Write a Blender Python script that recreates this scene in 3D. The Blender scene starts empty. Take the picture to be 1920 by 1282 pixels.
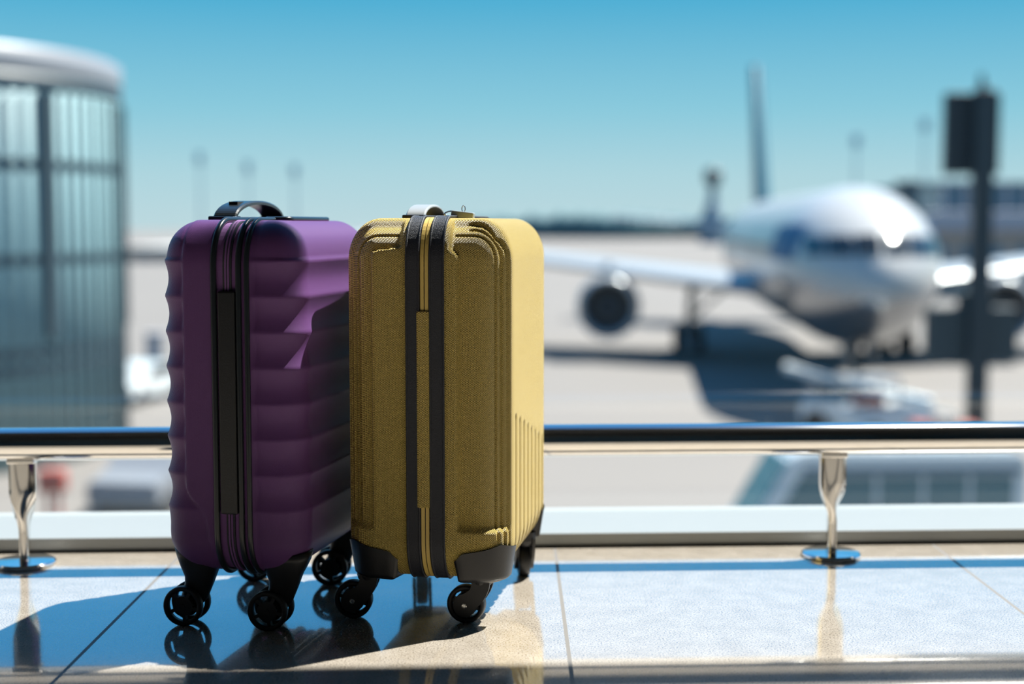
import bpy, bmesh, math, random
from mathutils import Vector, Matrix
random.seed(7)
R = math.radians
C = bpy.context.scene.collection
SC = bpy.context.scene

# ------------------------------------------------------------------ camera
F = 2667.0                       # focal length in photo pixels (1920 wide)
CAMZ = 0.55
PITCH = math.atan(221 / F)
cam = bpy.data.cameras.new('camera')
cam.sensor_width = 36; cam.lens = 50
cam.clip_end = 3000; cam.clip_start = 0.05
cam.dof.use_dof = True
cam.dof.focus_distance = 1.93
cam.dof.aperture_fstop = 1.9
co = bpy.data.objects.new('camera', cam); C.objects.link(co)
co.location = (0, 0, CAMZ); co.rotation_euler = (R(90) - PITCH, 0, 0)
SC.camera = co

# ------------------------------------------------------------------ sky, sun, exposure
w = bpy.data.worlds.new('sky'); SC.world = w; w.use_nodes = True
nt = w.node_tree; nt.nodes.clear()
tc = nt.nodes.new('ShaderNodeTexCoord'); sp = nt.nodes.new('ShaderNodeSeparateXYZ')
asn = nt.nodes.new('ShaderNodeMath'); asn.operation = 'ARCSINE'
mr = nt.nodes.new('ShaderNodeMath'); mr.operation = 'DIVIDE'; mr.inputs[1].default_value = R(90)
rp = nt.nodes.new('ShaderNodeValToRGB')
bg = nt.nodes.new('ShaderNodeBackground'); wo = nt.nodes.new('ShaderNodeOutputWorld')
L = nt.links.new
L(tc.outputs['Generated'], sp.inputs[0]); L(sp.outputs['Z'], asn.inputs[0]); L(asn.outputs[0], mr.inputs[0])
L(mr.outputs[0], rp.inputs[0]); L(rp.outputs[0], bg.inputs[0]); L(bg.outputs[0], wo.inputs[0])
def lin(c):
    return tuple(((v / 255) / 12.92 if v <= 10 else (((v / 255) + 0.055) / 1.055) ** 2.4) for v in c)
stops = [(0.0, lin((184, 208, 214))), (2 / 90, lin((170, 205, 214))), (4.5 / 90, lin((136, 194, 212))),
         (8.8 / 90, lin((78, 168, 204))), (14 / 90, (0.09, 0.46, 0.90)), (24 / 90, (0.09, 0.44, 0.95)), (50 / 90, (0.07, 0.26, 0.62)), (1.0, (0.05, 0.16, 0.42))]
el = rp.color_ramp.elements
while len(el) < len(stops): el.new(0.5)
for e, (p, c) in zip(el, stops): e.position = p; e.color = (*c, 1)
bg.inputs[1].default_value = 1.22
sun = bpy.data.lights.new('sun', 'SUN'); sun.energy = 17.5; sun.angle = R(0.55); sun.color = (1.0, 0.95, 0.88)
so = bpy.data.objects.new('sun', sun); C.objects.link(so)
sdir = Vector((0.50, 0.34, 1.0)).normalized()
so.rotation_euler = sdir.to_track_quat('Z', 'Y').to_euler()
so.location = (5, 8, 12)
SC.view_settings.view_transform = 'Standard'; SC.view_settings.look = 'None'
SC.view_settings.exposure = 0.0; SC.view_settings.gamma = 1.0; SC.view_settings.use_curve_mapping = False

# ------------------------------------------------------------------ pixel helpers (photo coordinates -> metres)
cp, spi = math.cos(PITCH), math.sin(PITCH)
def ray(px, py):
    a, b = (px - 960) / F, (641 - py) / F
    return Vector((a, cp + b * spi, -spi + b * cp))
def onz(px, py, z=0.0):
    d = ray(px, py); t = (z - CAMZ) / d.z
    return Vector((d.x * t, d.y * t, z))
def aty(px, py, Y):
    d = ray(px, py); t = Y / d.y
    return Vector((d.x * t, Y, CAMZ + d.z * t))
APR = -6.05                      # apron level below the terminal floor

# ------------------------------------------------------------------ object helpers
def obj(name, me, mat, parent=None, smooth=False, loc=None):
    if isinstance(me, bmesh.types.BMesh):
        m = bpy.data.meshes.new(name); me.to_mesh(m); me.free(); me = m
    if mat is not None:
        for mm in (mat if isinstance(mat, (list, tuple)) else [mat]): me.materials.append(mm)
    if smooth:
        for p in me.polygons: p.use_smooth = True
    o = bpy.data.objects.new(name, me); C.objects.link(o)
    if parent is not None: o.parent = parent
    if loc is not None: o.location = loc
    return o
def tag(o, label=None, cat=None, group=None, kind=None):
    if label: o['label'] = label
    if cat: o['category'] = cat
    if group: o['group'] = group
    if kind: o['kind'] = kind
    return o
def thing(name, label, cat, loc=(0, 0, 0), rz=0.0, group=None):
    o = bpy.data.objects.new(name, None); C.objects.link(o); o.empty_display_size = 0.1
    o.location = loc; o.rotation_euler = (0, 0, rz)
    return tag(o, label, cat, group)
def copy_tree(o, parent=None):
    c = o.copy(); C.objects.link(c); c.parent = parent
    for ch in list(o.children): copy_tree(ch, c)
    return c
def box(bm, x0, x1, y0, y1, z0, z1, M=None, bevel=0.0):
    vs = [bm.verts.new((x, y, z)) for x in (x0, x1) for y in (y0, y1) for z in (z0, z1)]
    idx = [(0, 1, 3, 2), (4, 6, 7, 5), (0, 4, 5, 1), (2, 3, 7, 6), (0, 2, 6, 4), (1, 5, 7, 3)]
    fs = [bm.faces.new([vs[i] for i in f]) for f in idx]
    if bevel > 0:
        es = set(e for f in fs for e in f.edges)
        r = bmesh.ops.bevel(bm, geom=list(es), offset=bevel, segments=3, profile=0.5, affect='EDGES')
        vs = list(set(v for f in r['faces'] for v in f.verts) | set(v for v in vs if v.is_valid))
    if M is not None:
        for v in vs:
            if v.is_valid: v.co = M @ v.co
    return bm
def nb(): return bmesh.new()
def lathe(bm, prof, n=32, M=Matrix.Identity(4), closed=False, caps=True):
    """prof: list of (r, z) revolved about local Z."""
    rings = []
    for r, z in prof:
        rings.append([bm.verts.new(M @ Vector((r * math.cos(2 * math.pi * i / n), r * math.sin(2 * math.pi * i / n), z))) for i in range(n)])
    m = len(rings)
    for k in range(m if closed else m - 1):
        a, b = rings[k], rings[(k + 1) % m]
        for i in range(n): bm.faces.new((a[i], a[(i + 1) % n], b[(i + 1) % n], b[i]))
    if caps and not closed:
        bm.faces.new(rings[0][::-1]); bm.faces.new(rings[-1])
    return bm
def tube(bm, pts, r, n=10, closed=False, prof=None, up=Vector((0, 0, 1))):
    """sweep a circle (or prof list of (a,b)) along pts."""
    pts = [Vector(p) for p in pts]; N = len(pts); rings = []
    prev = None
    for i, p in enumerate(pts):
        t = (pts[(i + 1) % N] - pts[i - 1]) if closed or 0 < i < N - 1 else (pts[1] - pts[0] if i == 0 else pts[-1] - pts[-2])
        t.normalize()
        s = t.cross(up)
        if s.length < 1e-4: s = prev if prev is not None else t.cross(Vector((0, 1, 0.01)))
        s.normalize(); prev = s; u = s.cross(t).normalized()
        rr = r[i] if isinstance(r, (list, tuple)) else r
        if prof: rings.append([bm.verts.new(p + s * a + u * b) for a, b in prof])
        else: rings.append([bm.verts.new(p + (s * math.cos(2 * math.pi * k / n) + u * math.sin(2 * math.pi * k / n)) * rr) for k in range(n)])
    n = len(rings[0])
    for k in range(N if closed else N - 1):
        a, b = rings[k], rings[(k + 1) % N]
        for i in range(n): bm.faces.new((a[i], a[(i + 1) % n], b[(i + 1) % n], b[i]))
    if not closed:
        bm.faces.new(rings[0][::-1]); bm.faces.new(rings[-1])
    return bm

# ------------------------------------------------------------------ materials
def mat(name, col, rough=0.5, metal=0.0, spec=0.5, noise=0.0, nscale=20, bump=0.0, bscale=200, coat=0.0, ior=None, coatr=0.05):
    m = bpy.data.materials.new(name); m.use_nodes = True; n = m.node_tree; b = n.nodes['Principled BSDF']
    b.inputs['Base Color'].default_value = (*col, 1); b.inputs['Roughness'].default_value = rough
    b.inputs['Metallic'].default_value = metal; b.inputs['Specular IOR Level'].default_value = spec
    b.inputs['Coat Weight'].default_value = coat; b.inputs['Coat Roughness'].default_value = coatr
    if ior: b.inputs['IOR'].default_value = ior
    t = n.nodes.new('ShaderNodeTexCoord')
    ns = n.nodes.new('ShaderNodeTexNoise'); ns.inputs['Scale'].default_value = nscale; ns.inputs['Detail'].default_value = 4
    n.links.new(t.outputs['Object'], ns.inputs['Vector'])
    mx = n.nodes.new('ShaderNodeMix'); mx.data_type = 'RGBA'; mx.blend_type = 'MULTIPLY'; mx.inputs[0].default_value = noise
    mx.inputs[6].default_value = (*col, 1); n.links.new(ns.outputs['Color'], mx.inputs[7])
    gr = n.nodes.new('ShaderNodeMapRange'); gr.inputs[3].default_value = 0.55; gr.inputs[4].default_value = 1.25
    n.links.new(ns.outputs[0], gr.inputs[0]); n.links.new(gr.outputs[0], mx.inputs[7])
    n.links.new(mx.outputs[2], b.inputs['Base Color'])
    if bump:
        n2 = n.nodes.new('ShaderNodeTexNoise'); n2.inputs['Scale'].default_value = bscale; n.links.new(t.outputs['Object'], n2.inputs['Vector'])
        bp = n.nodes.new('ShaderNodeBump'); bp.inputs['Strength'].default_value = bump; bp.inputs['Distance'].default_value = 0.001
        n.links.new(n2.outputs[0], bp.inputs['Height']); n.links.new(bp.outputs[0], b.inputs['Normal'])
    return m
def hexbump(m, pitch=0.0021, strength=0.5, dist=0.0005):
    """raised/sunk hexagonal dot texture on u = x+y, v = z."""
    n = m.node_tree; b = n.nodes['Principled BSDF']
    t = n.nodes.new('ShaderNodeTexCoord'); s = n.nodes.new('ShaderNodeSeparateXYZ'); n.links.new(t.outputs['Object'], s.inputs[0])
    def M(op, a, c=None):
        q = n.nodes.new('ShaderNodeMath'); q.operation = op
        for i, v in enumerate((a, c)):
            if v is None: continue
            if isinstance(v, (int, float)): q.inputs[i].default_value = v
            else: n.links.new(v, q.inputs[i])
        return q.outputs[0]
    u = M('ADD', s.outputs[0], s.outputs[1]); v = s.outputs[2]; k = 2 * math.pi / pitch
    tot = None
    for a in (0, 60, 120):
        ph = M('ADD', M('MULTIPLY', u, k * math.cos(R(a))), M('MULTIPLY', v, k * math.sin(R(a))))
        c = M('COSINE', ph); tot = c if tot is None else M('ADD', tot, c)
    bp = n.nodes.new('ShaderNodeBump'); bp.inputs['Strength'].default_value = strength; bp.inputs['Distance'].default_value = dist
    bp.invert = True
    n.links.new(tot, bp.inputs['Height']); n.links.new(bp.outputs[0], b.inputs['Normal'])
    return m

yellow = hexbump(mat('yellow_shell', (0.80, 0.58, 0.15), 0.42, noise=0.08, nscale=6), 0.0021, 1.0, 0.0010)
purple = hexbump(mat('purple_shell', (0.112, 0.046, 0.150), 0.40, noise=0.08, nscale=6, spec=0.18), 0.0011, 0.25, 0.0003)
purple_cloth = mat('purple_cloth', (0.17, 0.07, 0.22), 0.75, bump=0.4, bscale=900)
black_pl = mat('black_plastic', (0.011, 0.0115, 0.0135), 0.38, bump=0.15, bscale=600)
black_gl = mat('black_rubber', (0.012, 0.013, 0.015), 0.45)
black_pip = mat('black_piping', (0.012, 0.016, 0.02), 0.28)
black_tape = mat('black_tape', (0.016, 0.018, 0.026), 0.5, bump=0.9, bscale=900)
yel_teeth = mat('yellow_zip', (0.62, 0.44, 0.12), 0.5, bump=0.3, bscale=700)
steel = mat('polished_steel', (0.80, 0.78, 0.75), 0.085, 1.0)
steel_b = mat('brushed_steel', (0.6, 0.6, 0.6), 0.22, 1.0)
lock_m = mat('lock_grey', (0.4400, 0.4800, 0.4800), 0.3, 0.5)
grey_strap = mat('grey_strap', (0.3040, 0.3200, 0.3280), 0.35)
white_sill = mat('white_sill', (0.265, 0.275, 0.27), 0.35, noise=0.05)
seal = mat('dark_seal', (0.01, 0.01, 0.01), 0.8)
ceil_m = mat('ceiling_paint', (0.06, 0.06, 0.06), 0.9)
wall_m = mat('dark_wall', (0.07, 0.072, 0.07), 0.85)
slab_m = mat('slab_concrete', (0.3150, 0.3080, 0.2940), 0.85, noise=0.3, nscale=3)

def floor_material():
    m = bpy.data.materials.new('granite_tiles'); m.use_nodes = True; n = m.node_tree; b = n.nodes['Principled BSDF']
    t = n.nodes.new('ShaderNodeTexCoord'); s = n.nodes.new('ShaderNodeSeparateXYZ'); n.links.new(t.outputs['Object'], s.inputs[0])
    n1 = n.nodes.new('ShaderNodeTexNoise'); n1.inputs['Scale'].default_value = 420; n1.inputs['Detail'].default_value = 3
    n2 = n.nodes.new('ShaderNodeTexNoise'); n2.inputs['Scale'].default_value = 26; n2.inputs['Detail'].default_value = 6
    vo = n.nodes.new('ShaderNodeTexVoronoi'); vo.inputs['Scale'].default_value = 300
    for q in (n1, n2, vo): n.links.new(t.outputs['Object'], q.inputs['Vector'])
    r1 = n.nodes.new('ShaderNodeValToRGB'); e = r1.color_ramp.elements
    e[0].position = 0.33; e[0].color = (0.19, 0.158, 0.128, 1); e[1].position = 0.52; e[1].color = (0.48, 0.425, 0.36, 1)
    n.links.new(n1.outputs[0], r1.inputs[0])
    r2 = n.nodes.new('ShaderNodeValToRGB'); e = r2.color_ramp.elements
    e[0].position = 0.35; e[0].color = (0.86, 0.85, 0.83, 1); e[1].position = 0.65; e[1].color = (1, 1, 1, 1)
    n.links.new(n2.outputs[0], r2.inputs[0])
    mx = n.nodes.new('ShaderNodeMix'); mx.data_type = 'RGBA'; mx.blend_type = 'MULTIPLY'; mx.inputs[0].default_value = 1
    n.links.new(r1.outputs[0], mx.inputs[6]); n.links.new(r2.outputs[0], mx.inputs[7])
    r3 = n.nodes.new('ShaderNodeValToRGB'); e = r3.color_ramp.elements
    e[0].position = 0.03; e[0].color = (0.35, 0.33, 0.33, 1); e[1].position = 0.16; e[1].color = (1, 1, 1, 1)
    n.links.new(vo.outputs['Distance'], r3.inputs[0])
    mv = n.nodes.new('ShaderNodeMix'); mv.data_type = 'RGBA'; mv.blend_type = 'MULTIPLY'; mv.inputs[0].default_value = 0.4
    n.links.new(mx.outputs[2], mv.inputs[6]); n.links.new(r3.outputs[0], mv.inputs[7])
    def M(op, a, c=None):
        q = n.nodes.new('ShaderNodeMath'); q.operation = op
        for i, v in enumerate((a, c)):
            if v is None: continue
            if isinstance(v, (int, float)): q.inputs[i].default_value = v
            else: n.links.new(v, q.inputs[i])
        return q.outputs[0]
    d = None
    for x0 in [-3.73, -3.1, -2.46, -1.82, -1.19, -0.553, 0.073, 0.725, 1.37, 2.01, 2.65, 3.29, 3.93]:
        q = M('ABSOLUTE', M('SUBTRACT', s.outputs[0], x0)); d = q if d is None else M('MINIMUM', d, q)
    for y0 in [1.18, -0.1, -1.38, -2.66, -3.94]:
        d = M('MINIMUM', d, M('ABSOLUTE', M('SUBTRACT', s.outputs[1], y0)))
    g = M('LESS_THAN', d, 0.0026)
    mg = n.nodes.new('ShaderNodeMix'); mg.data_type = 'RGBA'; n.links.new(g, mg.inputs[0])
    n.links.new(mv.outputs[2], mg.inputs[6]); mg.inputs[7].default_value = (0.15, 0.14, 0.13, 1)
    n.links.new(mg.outputs[2], b.inputs['Base Color'])
    rr = M('ADD', M('MULTIPLY', g, 0.5), 0.12); n.links.new(rr, b.inputs['Roughness'])
    b.inputs['IOR'].default_value = 1.5; b.inputs['Specular IOR Level'].default_value = 0.5
    cw = M('SUBTRACT', 1.0, g); n.links.new(cw, b.inputs['Coat Weight'])
    b.inputs['Coat Roughness'].default_value = 0.015; b.inputs['Coat IOR'].default_value = 1.85
    bp = n.nodes.new('ShaderNodeBump'); bp.inputs['Strength'].default_value = 0.05; bp.inputs['Distance'].default_value = 0.0003
    n.links.new(n2.outputs[0], bp.inputs['Height']); n.links.new(bp.outputs[0], b.inputs['Coat Normal'])
    return m
granite = floor_material()

def glass_material():
    m = bpy.data.materials.new('window_glass'); m.use_nodes = True; n = m.node_tree; n.nodes.clear()
    o = n.nodes.new('ShaderNodeOutputMaterial'); tr = n.nodes.new('ShaderNodeBsdfTransparent'); gl = n.nodes.new('ShaderNodeBsdfGlossy')
    tr.inputs[0].default_value = (0.965, 0.985, 0.985, 1); gl.inputs['Roughness'].default_value = 0.01
    ge = n.nodes.new('ShaderNodeNewGeometry'); dt = n.nodes.new('ShaderNodeVectorMath'); dt.operation = 'DOT_PRODUCT'
    n.links.new(ge.outputs['Incoming'], dt.inputs[0]); n.links.new(ge.outputs['Normal'], dt.inputs[1])
    def M(op, a, c=None):
        q = n.nodes.new('ShaderNodeMath'); q.operation = op
        for i, v in enumerate((a, c)):
            if v is None: continue
            if isinstance(v, (int, float)): q.inputs[i].default_value = v
            else: n.links.new(v, q.inputs[i])
        return q.outputs[0]
    # Schlick reflectance, the same from both sides of the pane
    f5 = M('ADD', M('MULTIPLY', M('POWER', M('SUBTRACT', 1.0, M('ABSOLUTE', dt.outputs['Value'])), 5.0), 0.45), 0.04)
    mx = n.nodes.new('ShaderNodeMixShader'); n.links.new(f5, mx.inputs[0]); n.links.new(tr.outputs[0], mx.inputs[1]); n.links.new(gl.outputs[0], mx.inputs[2])
    n.links.new(mx.outputs[0], o.inputs[0]); return m
glass = glass_material()

# ------------------------------------------------------------------ the room
pl, pr = onz(150, 1036.5), onz(1850, 1019)
wdir = (pr - pl).normalized(); WANG = math.atan2(wdir.y, wdir.x)
W0 = pl + wdir * ((0 - pl.x) / wdir.x)             # point of the wall line at x = 0
WM = Matrix.Translation(W0) @ Matrix.Rotation(WANG, 4, 'Z')      # local x along the window, local y outwards
def wobj(name, bm, m, kind='structure', parent=None):
    for v in bm.verts: v.co = WM @ v.co
    o = obj(name, bm, m, parent)
    if kind and parent is None: o['kind'] = kind
    return o
HW = 4.6
GY = 0.165
# floor slab: polygon up to the window line
bm = nb()
a, b_ = WM @ Vector((-HW, GY + 0.08, 0)), WM @ Vector((HW, GY + 0.08, 0))
pts = [(-HW, -4.2), (HW, -4.2), (b_.x, b_.y), (a.x, a.y)]
top = [bm.verts.new((x, y, 0)) for x, y in pts]; bot = [bm.verts.new((x, y, -0.35)) for x, y in pts]
bm.faces.new(top); bm.faces.new(bot[::-1])
for i in range(4): bm.faces.new((top[i], bot[i], bot[(i + 1) % 4], top[(i + 1) % 4]))
obj('floor', bm, granite)['kind'] = 'structure'
H = 6.4
bm = nb(); box(bm, -HW, HW, -4.2, 3.0, H, H + 0.2); obj('ceiling', bm, ceil_m)['kind'] = 'structure'
bm = nb(); box(bm, -HW, HW, -4.4, -4.2, -0.3, H + 0.2); obj('wall_back', bm, wall_m)['kind'] = 'structure'
bm = nb(); box(bm, -HW - 0.2, -HW, -4.4, 2.9, -0.3, H + 0.2); obj('wall_left', bm, wall_m)['kind'] = 'structure'
bm = nb(); box(bm, HW, HW + 0.2, -4.4, 2.9, -0.3, H + 0.2); obj('wall_right', bm, wall_m)['kind'] = 'structure'
# sill and shadow gap
bm = nb(); box(bm, -HW, HW, 0.004, GY + 0.06, 0.0035, 0.0245, bevel=0.002); wobj('trim_1', bm, white_sill)
bm = nb(); box(bm, -HW, HW, -0.001, 0.02, 0.0, 0.0032); wobj('trim_2', bm, seal)
# window: panes with a wide dark transom out of the top of the view
SHT = 2.73
win = nb(); box(win, -HW, HW, GY - 0.01, GY + 0.06, SHT, SHT + 0.07); 
box(win, -HW, HW, GY - 0.03, GY + 0.06, H - 0.15, H)
for x in (-HW + 0.03, HW - 0.03): box(win, x - 0.03, x + 0.03, GY - 0.03, GY + 0.06, 0.0245, H)
win = wobj('window_1', win, wall_m)
bm = nb(); box(bm, -HW + 0.06, HW - 0.06, GY + 0.010, GY + 0.034, 0.0245, SHT); wobj('glass_pane', bm, glass, None, win)
bm = nb(); box(bm, -HW + 0.06, HW - 0.06, GY + 0.010, GY + 0.034, SHT + 0.07, H - 0.15); wobj('glass_pane', bm, glass, None, win)
bm = nb(); box(bm, 1.86, 3.2, GY + 0.036, GY + 0.066, SHT - 0.055, SHT + 0.02, bevel=0.012); wobj('shadow_step_box', bm, wall_m, None, win)  # unseen box added under the transom to cast the step in the floor shadow

# ------------------------------------------------------------------ steel rail
RY, RZ, RR = -0.078, 0.197, 0.0265
rail = thing('bumper_rail', 'polished steel bumper rail on twisted posts running low along the window', 'rail', WM @ Vector((0, RY, 0)), WANG)
bm = nb(); tube(bm, [(-HW + 0.02, 0, RZ), (0, 0, RZ), (HW - 0.02, 0, RZ)], RR, 40); obj('rail_tube', bm, steel, rail, True)
iw = WM.inverted()
for px, py in ((50, 1049), (1552, 1030)):
    p = iw @ onz(px, py, 0.006)
    bm = nb(); n = 48; prev = None
    for k in range(n + 1):
        z = 0.0085 + (RZ - RR + 0.004 - 0.0085) * k / n; f = min(1, max(0, (z - 0.055) / (0.125 - 0.055))); f = f * f * (3 - 2 * f)
        an = R(86) * (1 - f) + R(4); wd = 0.0105 + 0.0105 * f; th = 0.006 + 0.0015 * f
        ring = [bm.verts.new((p.x + wd * sx * math.cos(an) - th * sy * math.sin(an), wd * sx * math.sin(an) + th * sy * math.cos(an), z))
                for sx, sy in ((1, 1), (0, 1.15), (-1, 1), (-1, -1), (0, -1.15), (1, -1))]
        if prev:
            for i in range(6): bm.faces.new((prev[i], prev[(i + 1) % 6], ring[(i + 1) % 6], ring[i]))
        else: bm.faces.new(ring[::-1])
        prev = ring
    bm.faces.new(prev)
    post = obj('post', bm, steel, rail, True)
    bm = nb(); lathe(bm, [(0.046, 0.0), (0.0485, 0.0015), (0.0485, 0.005), (0.046, 0.0075), (0.012, 0.0088), (0.0, 0.0088)][:5], 64, Matrix.Translation((p.x, 0, 0)))
    obj('base_disc', bm, steel, post, False)
    bm = nb(); box(bm, p.x - 0.022, p.x + 0.022, -0.014, 0.014, RZ - RR - 0.004, RZ - RR + 0.004, bevel=0.002); obj('saddle', bm, steel, post)

# ------------------------------------------------------------------ suitcases
def smooth(a, b, x):
    t = min(1, max(0, (x - a) / (b - a))); return t * t * (3 - 2 * t)
def bumpf(x, c, w):
    t = abs(x - c) / w
    return 0 if t >= 1 else (1 - t * t) ** 2

class Case:
    """local frame: x across the narrow side, y away along the wide face, z up; origin = near left corner"""
    def __init__(s, D, Wd, z0, z1, rx, ry, rz): s.D, s.W, s.z0, s.z1, s.rx, s.ry, s.rz = D, Wd, z0, z1, rx, ry, rz
    def proj(s, p, out=0.0):
        lo = Vector((s.rx, s.ry, s.z0 + s.rz)); hi = Vector((s.D - s.rx, s.W - s.ry, s.z1 - s.rz))
        c = Vector((min(max(p.x, lo.x), hi.x), min(max(p.y, lo.y), hi.y), min(max(p.z, lo.z), hi.z)))
        d = p - c; q = Vector((d.x / s.rx, d.y / s.ry, d.z / s.rz)); l = q.length
        if l < 1e-9: return p, Vector((0, 0, 1))
        q /= l; r = c + Vector((q.x * s.rx, q.y * s.ry, q.z * s.rz))
        nn = Vector((q.x / s.rx, q.y / s.ry, q.z / s.rz)).normalized()
        return r + nn * out, nn
    def half(s, side, xs, disp, st=0.003):
        """open half shell from the seam xs to the outer face; side -1 = left, +1 = right"""
        bm = nb(); xo = 0.0 if side < 0 else s.D
        def lins(a, b, h):
            n = max(1, int(round(abs(b - a) / h))); return [a + (b - a) * i / n for i in range(n + 1)]
        X = lins(xs, xo, st); Y = lins(0, s.W, st * 1.15); Z = lins(s.z0, s.z1, st)
        cache = {}
        def V(x, y, z):
            k = (round(x, 6), round(y, 6), round(z, 6))
            if k not in cache:
                p = Vector((x, y, z)); q, n = s.proj(p)
                cache[k] = bm.verts.new(q + n * disp(p, q, n))
            return cache[k]
        def grid(f, A, B, flip):
            for i in range(len(A) - 1):
                for j in range(len(B) - 1):
                    vs = [f(A[i], B[j]), f(A[i + 1], B[j]), f(A[i + 1], B[j + 1]), f(A[i], B[j + 1])]
                    bm.faces.new(vs[::-1] if flip else vs)
        grid(lambda y, z: V(xo, y, z), Y, Z, side < 0)
        grid(lambda x, z: V(x, 0, z), X, Z, side < 0)
        grid(lambda x, z: V(x, s.W, z), X, Z, side > 0)
        grid(lambda x, y: V(x, y, s.z0), X, Y, side > 0)
        grid(lambda x, y: V(x, y, s.z1), X, Y, side < 0)
        return bm
    def loop(s, x, out=0.0, n=160):
        """points of the outline in the plane x"""
        P = []
        hy, hz = s.W / 2, (s.z1 - s.z0) / 2; cy, cz = hy, (s.z0 + s.z1) / 2
        for qy, qz, a0 in ((1, -1, -90), (1, 1, 0), (-1, 1, 90), (-1, -1, 180)):
            for k in range(13):
                a = R(a0 + 90 * k / 12)
                P.append(Vector((x, cy + qy * (hy - s.ry) + (s.ry + out) * math.cos(a), cz + qz * (hz - s.rz) + (s.rz + out) * math.sin(a))))
        res = []                                     # densify straights
        for i, p in enumerate(P):
            q = P[(i + 1) % len(P)]; res.append(p); m = int((q - p).length / 0.02)
            for k in range(1, m): res.append(p.lerp(q, k / m))
        return res
    def band(s, x0, x1, o0, o1):
        """flat ring x0..x1 standing from outset o0 to o1"""
        bm = nb(); A = [[bm.verts.new(p) for p in s.loop(x, o)] for x, o in ((x0, o0), (x0, o1), (x1, o1), (x1, o0))]
        n = len(A[0])
        for k in range(4):
            a, b = A[k], A[(k + 1) % 4]
            for i in range(n): bm.faces.new((a[i], b[i], b[(i + 1) % n], a[(i + 1) % n]))
        return bm
    def pipe(s, x, out, r):
        bm = nb(); L_ = s.loop(x, out); n = len(L_); rings = []
        c = Vector((x, s.W / 2, (s.z0 + s.z1) / 2))
        for i, p in enumerate(L_):
            t = (L_[(i + 1) % n] - L_[i - 1]).normalized(); u = Vector((1, 0, 0)); v = t.cross(u)
            rings.append([bm.verts.new(p + (u * math.cos(2 * math.pi * k / 10) + v * math.sin(2 * math.pi * k / 10)) * r) for k in range(10)])
        for k in range(n):
            a, b = rings[k], rings[(k + 1) % n]
            for i in range(10): bm.faces.new((a[i], a[(i + 1) % 10], b[(i + 1) % 10], b[i]))
        return bm
    def corner(s, sx, sy, la, lb, h0, h1, out=0.003, slant=True):
        """black corner guard round a lower vertical corner: la along x, lb along y, top edge height h0 (at inner end) .. h1 (at corner)"""
        bm = nb(); rows = []; NB = 16; zb = 0.0618
        cx, cy = (0 if sx < 0 else s.D), (0 if sy < 0 else s.W)
        ix, iy = cx - sx * la * 0.62, cy - sy * lb * 0.62
        path = [(cx - sx * la * (1 - k / 24), cy, k / 24) for k in range(25)] + [(cx, cy - sy * lb * k / 24, 1 - 0.6 * k / 24) for k in range(1, 25)]
        for (x, y, f) in path:
            zt = s.z0 + h0 + (h1 - h0) * f ** 0.7
            if f < 0.16: zt -= 0.010 * (1 - smooth(0, 0.16, f))
            q1, n = s.proj(Vector((x, y, zt)), out); qv, _ = s.proj(Vector((x, y, s.z0 + 0.10)), out)
            col = [bm.verts.new(q1)]
            for j in range(1, NB + 1):
                t = j / NB; z = q1.z + (zb - q1.z) * t
                b_ = q1.lerp(qv, smooth(0, 1.6, t)); b_ = Vector((b_.x, b_.y, z)); ins = 0.009 * t + 0.010 * max(0, (t - 0.86) / 0.14) ** 2
                dv = Vector((ix - b_.x, iy - b_.y, 0)).normalized(); col.append(bm.verts.new(b_ + dv * ins))
            rows.append(col)
        inn = [bm.verts.new((cx - sx * la * 0.98, cy - sy * lb * 0.98, rows[0][0].co.z + (zb - rows[0][0].co.z) * j / NB)) for j in range(NB + 1)]
        for i in range(len(rows) - 1):
            for j in range(NB): bm.faces.new((rows[i][j], rows[i + 1][j], rows[i + 1][j + 1], rows[i][j + 1]))
            bm.faces.new((rows[i + 1][NB], rows[i][NB], inn[NB]))
        for R_ in (rows[0], rows[-1]):
            for j in range(NB): bm.faces.new((R_[j], R_[j + 1], inn[j + 1], inn[j]))
        bmesh.ops.recalc_face_normals(bm, faces=bm.faces)
        return bm

def wheel_bm(r, hw, M, hub, slot_in, slot_out, nsp=5, tread=None):
    """spoked wheel about local Z centred at the origin; returns tyre bm, hub bm"""
    ty = nb(); e = 0.0022
    ri = slot_out * r
    lathe(ty, [(ri, -hw), (r - e, -hw), (r - e * 0.3, -hw + e * 0.3), (r, -hw + e), (r, hw - e), (r - e * 0.3, hw - e * 0.3), (r - e, hw), (ri, hw)], 48, M, closed=True)
    hb = nb()
    rh = slot_in * r
    lathe(hb, [(0.004, -hw * 0.9), (rh, -hw * 0.75), (rh, hw * 0.75), (0.004, hw * 0.9)], 40, M)
    for k in range(nsp):
        a = 2 * math.pi * k / nsp + 0.3
        box(hb, rh - 0.002, ri + 0.001, -0.0024, 0.0024, -hw * 0.7, hw * 0.7, M @ Matrix.Rotation(a, 4, 'Z'))
    return ty, hb

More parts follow.
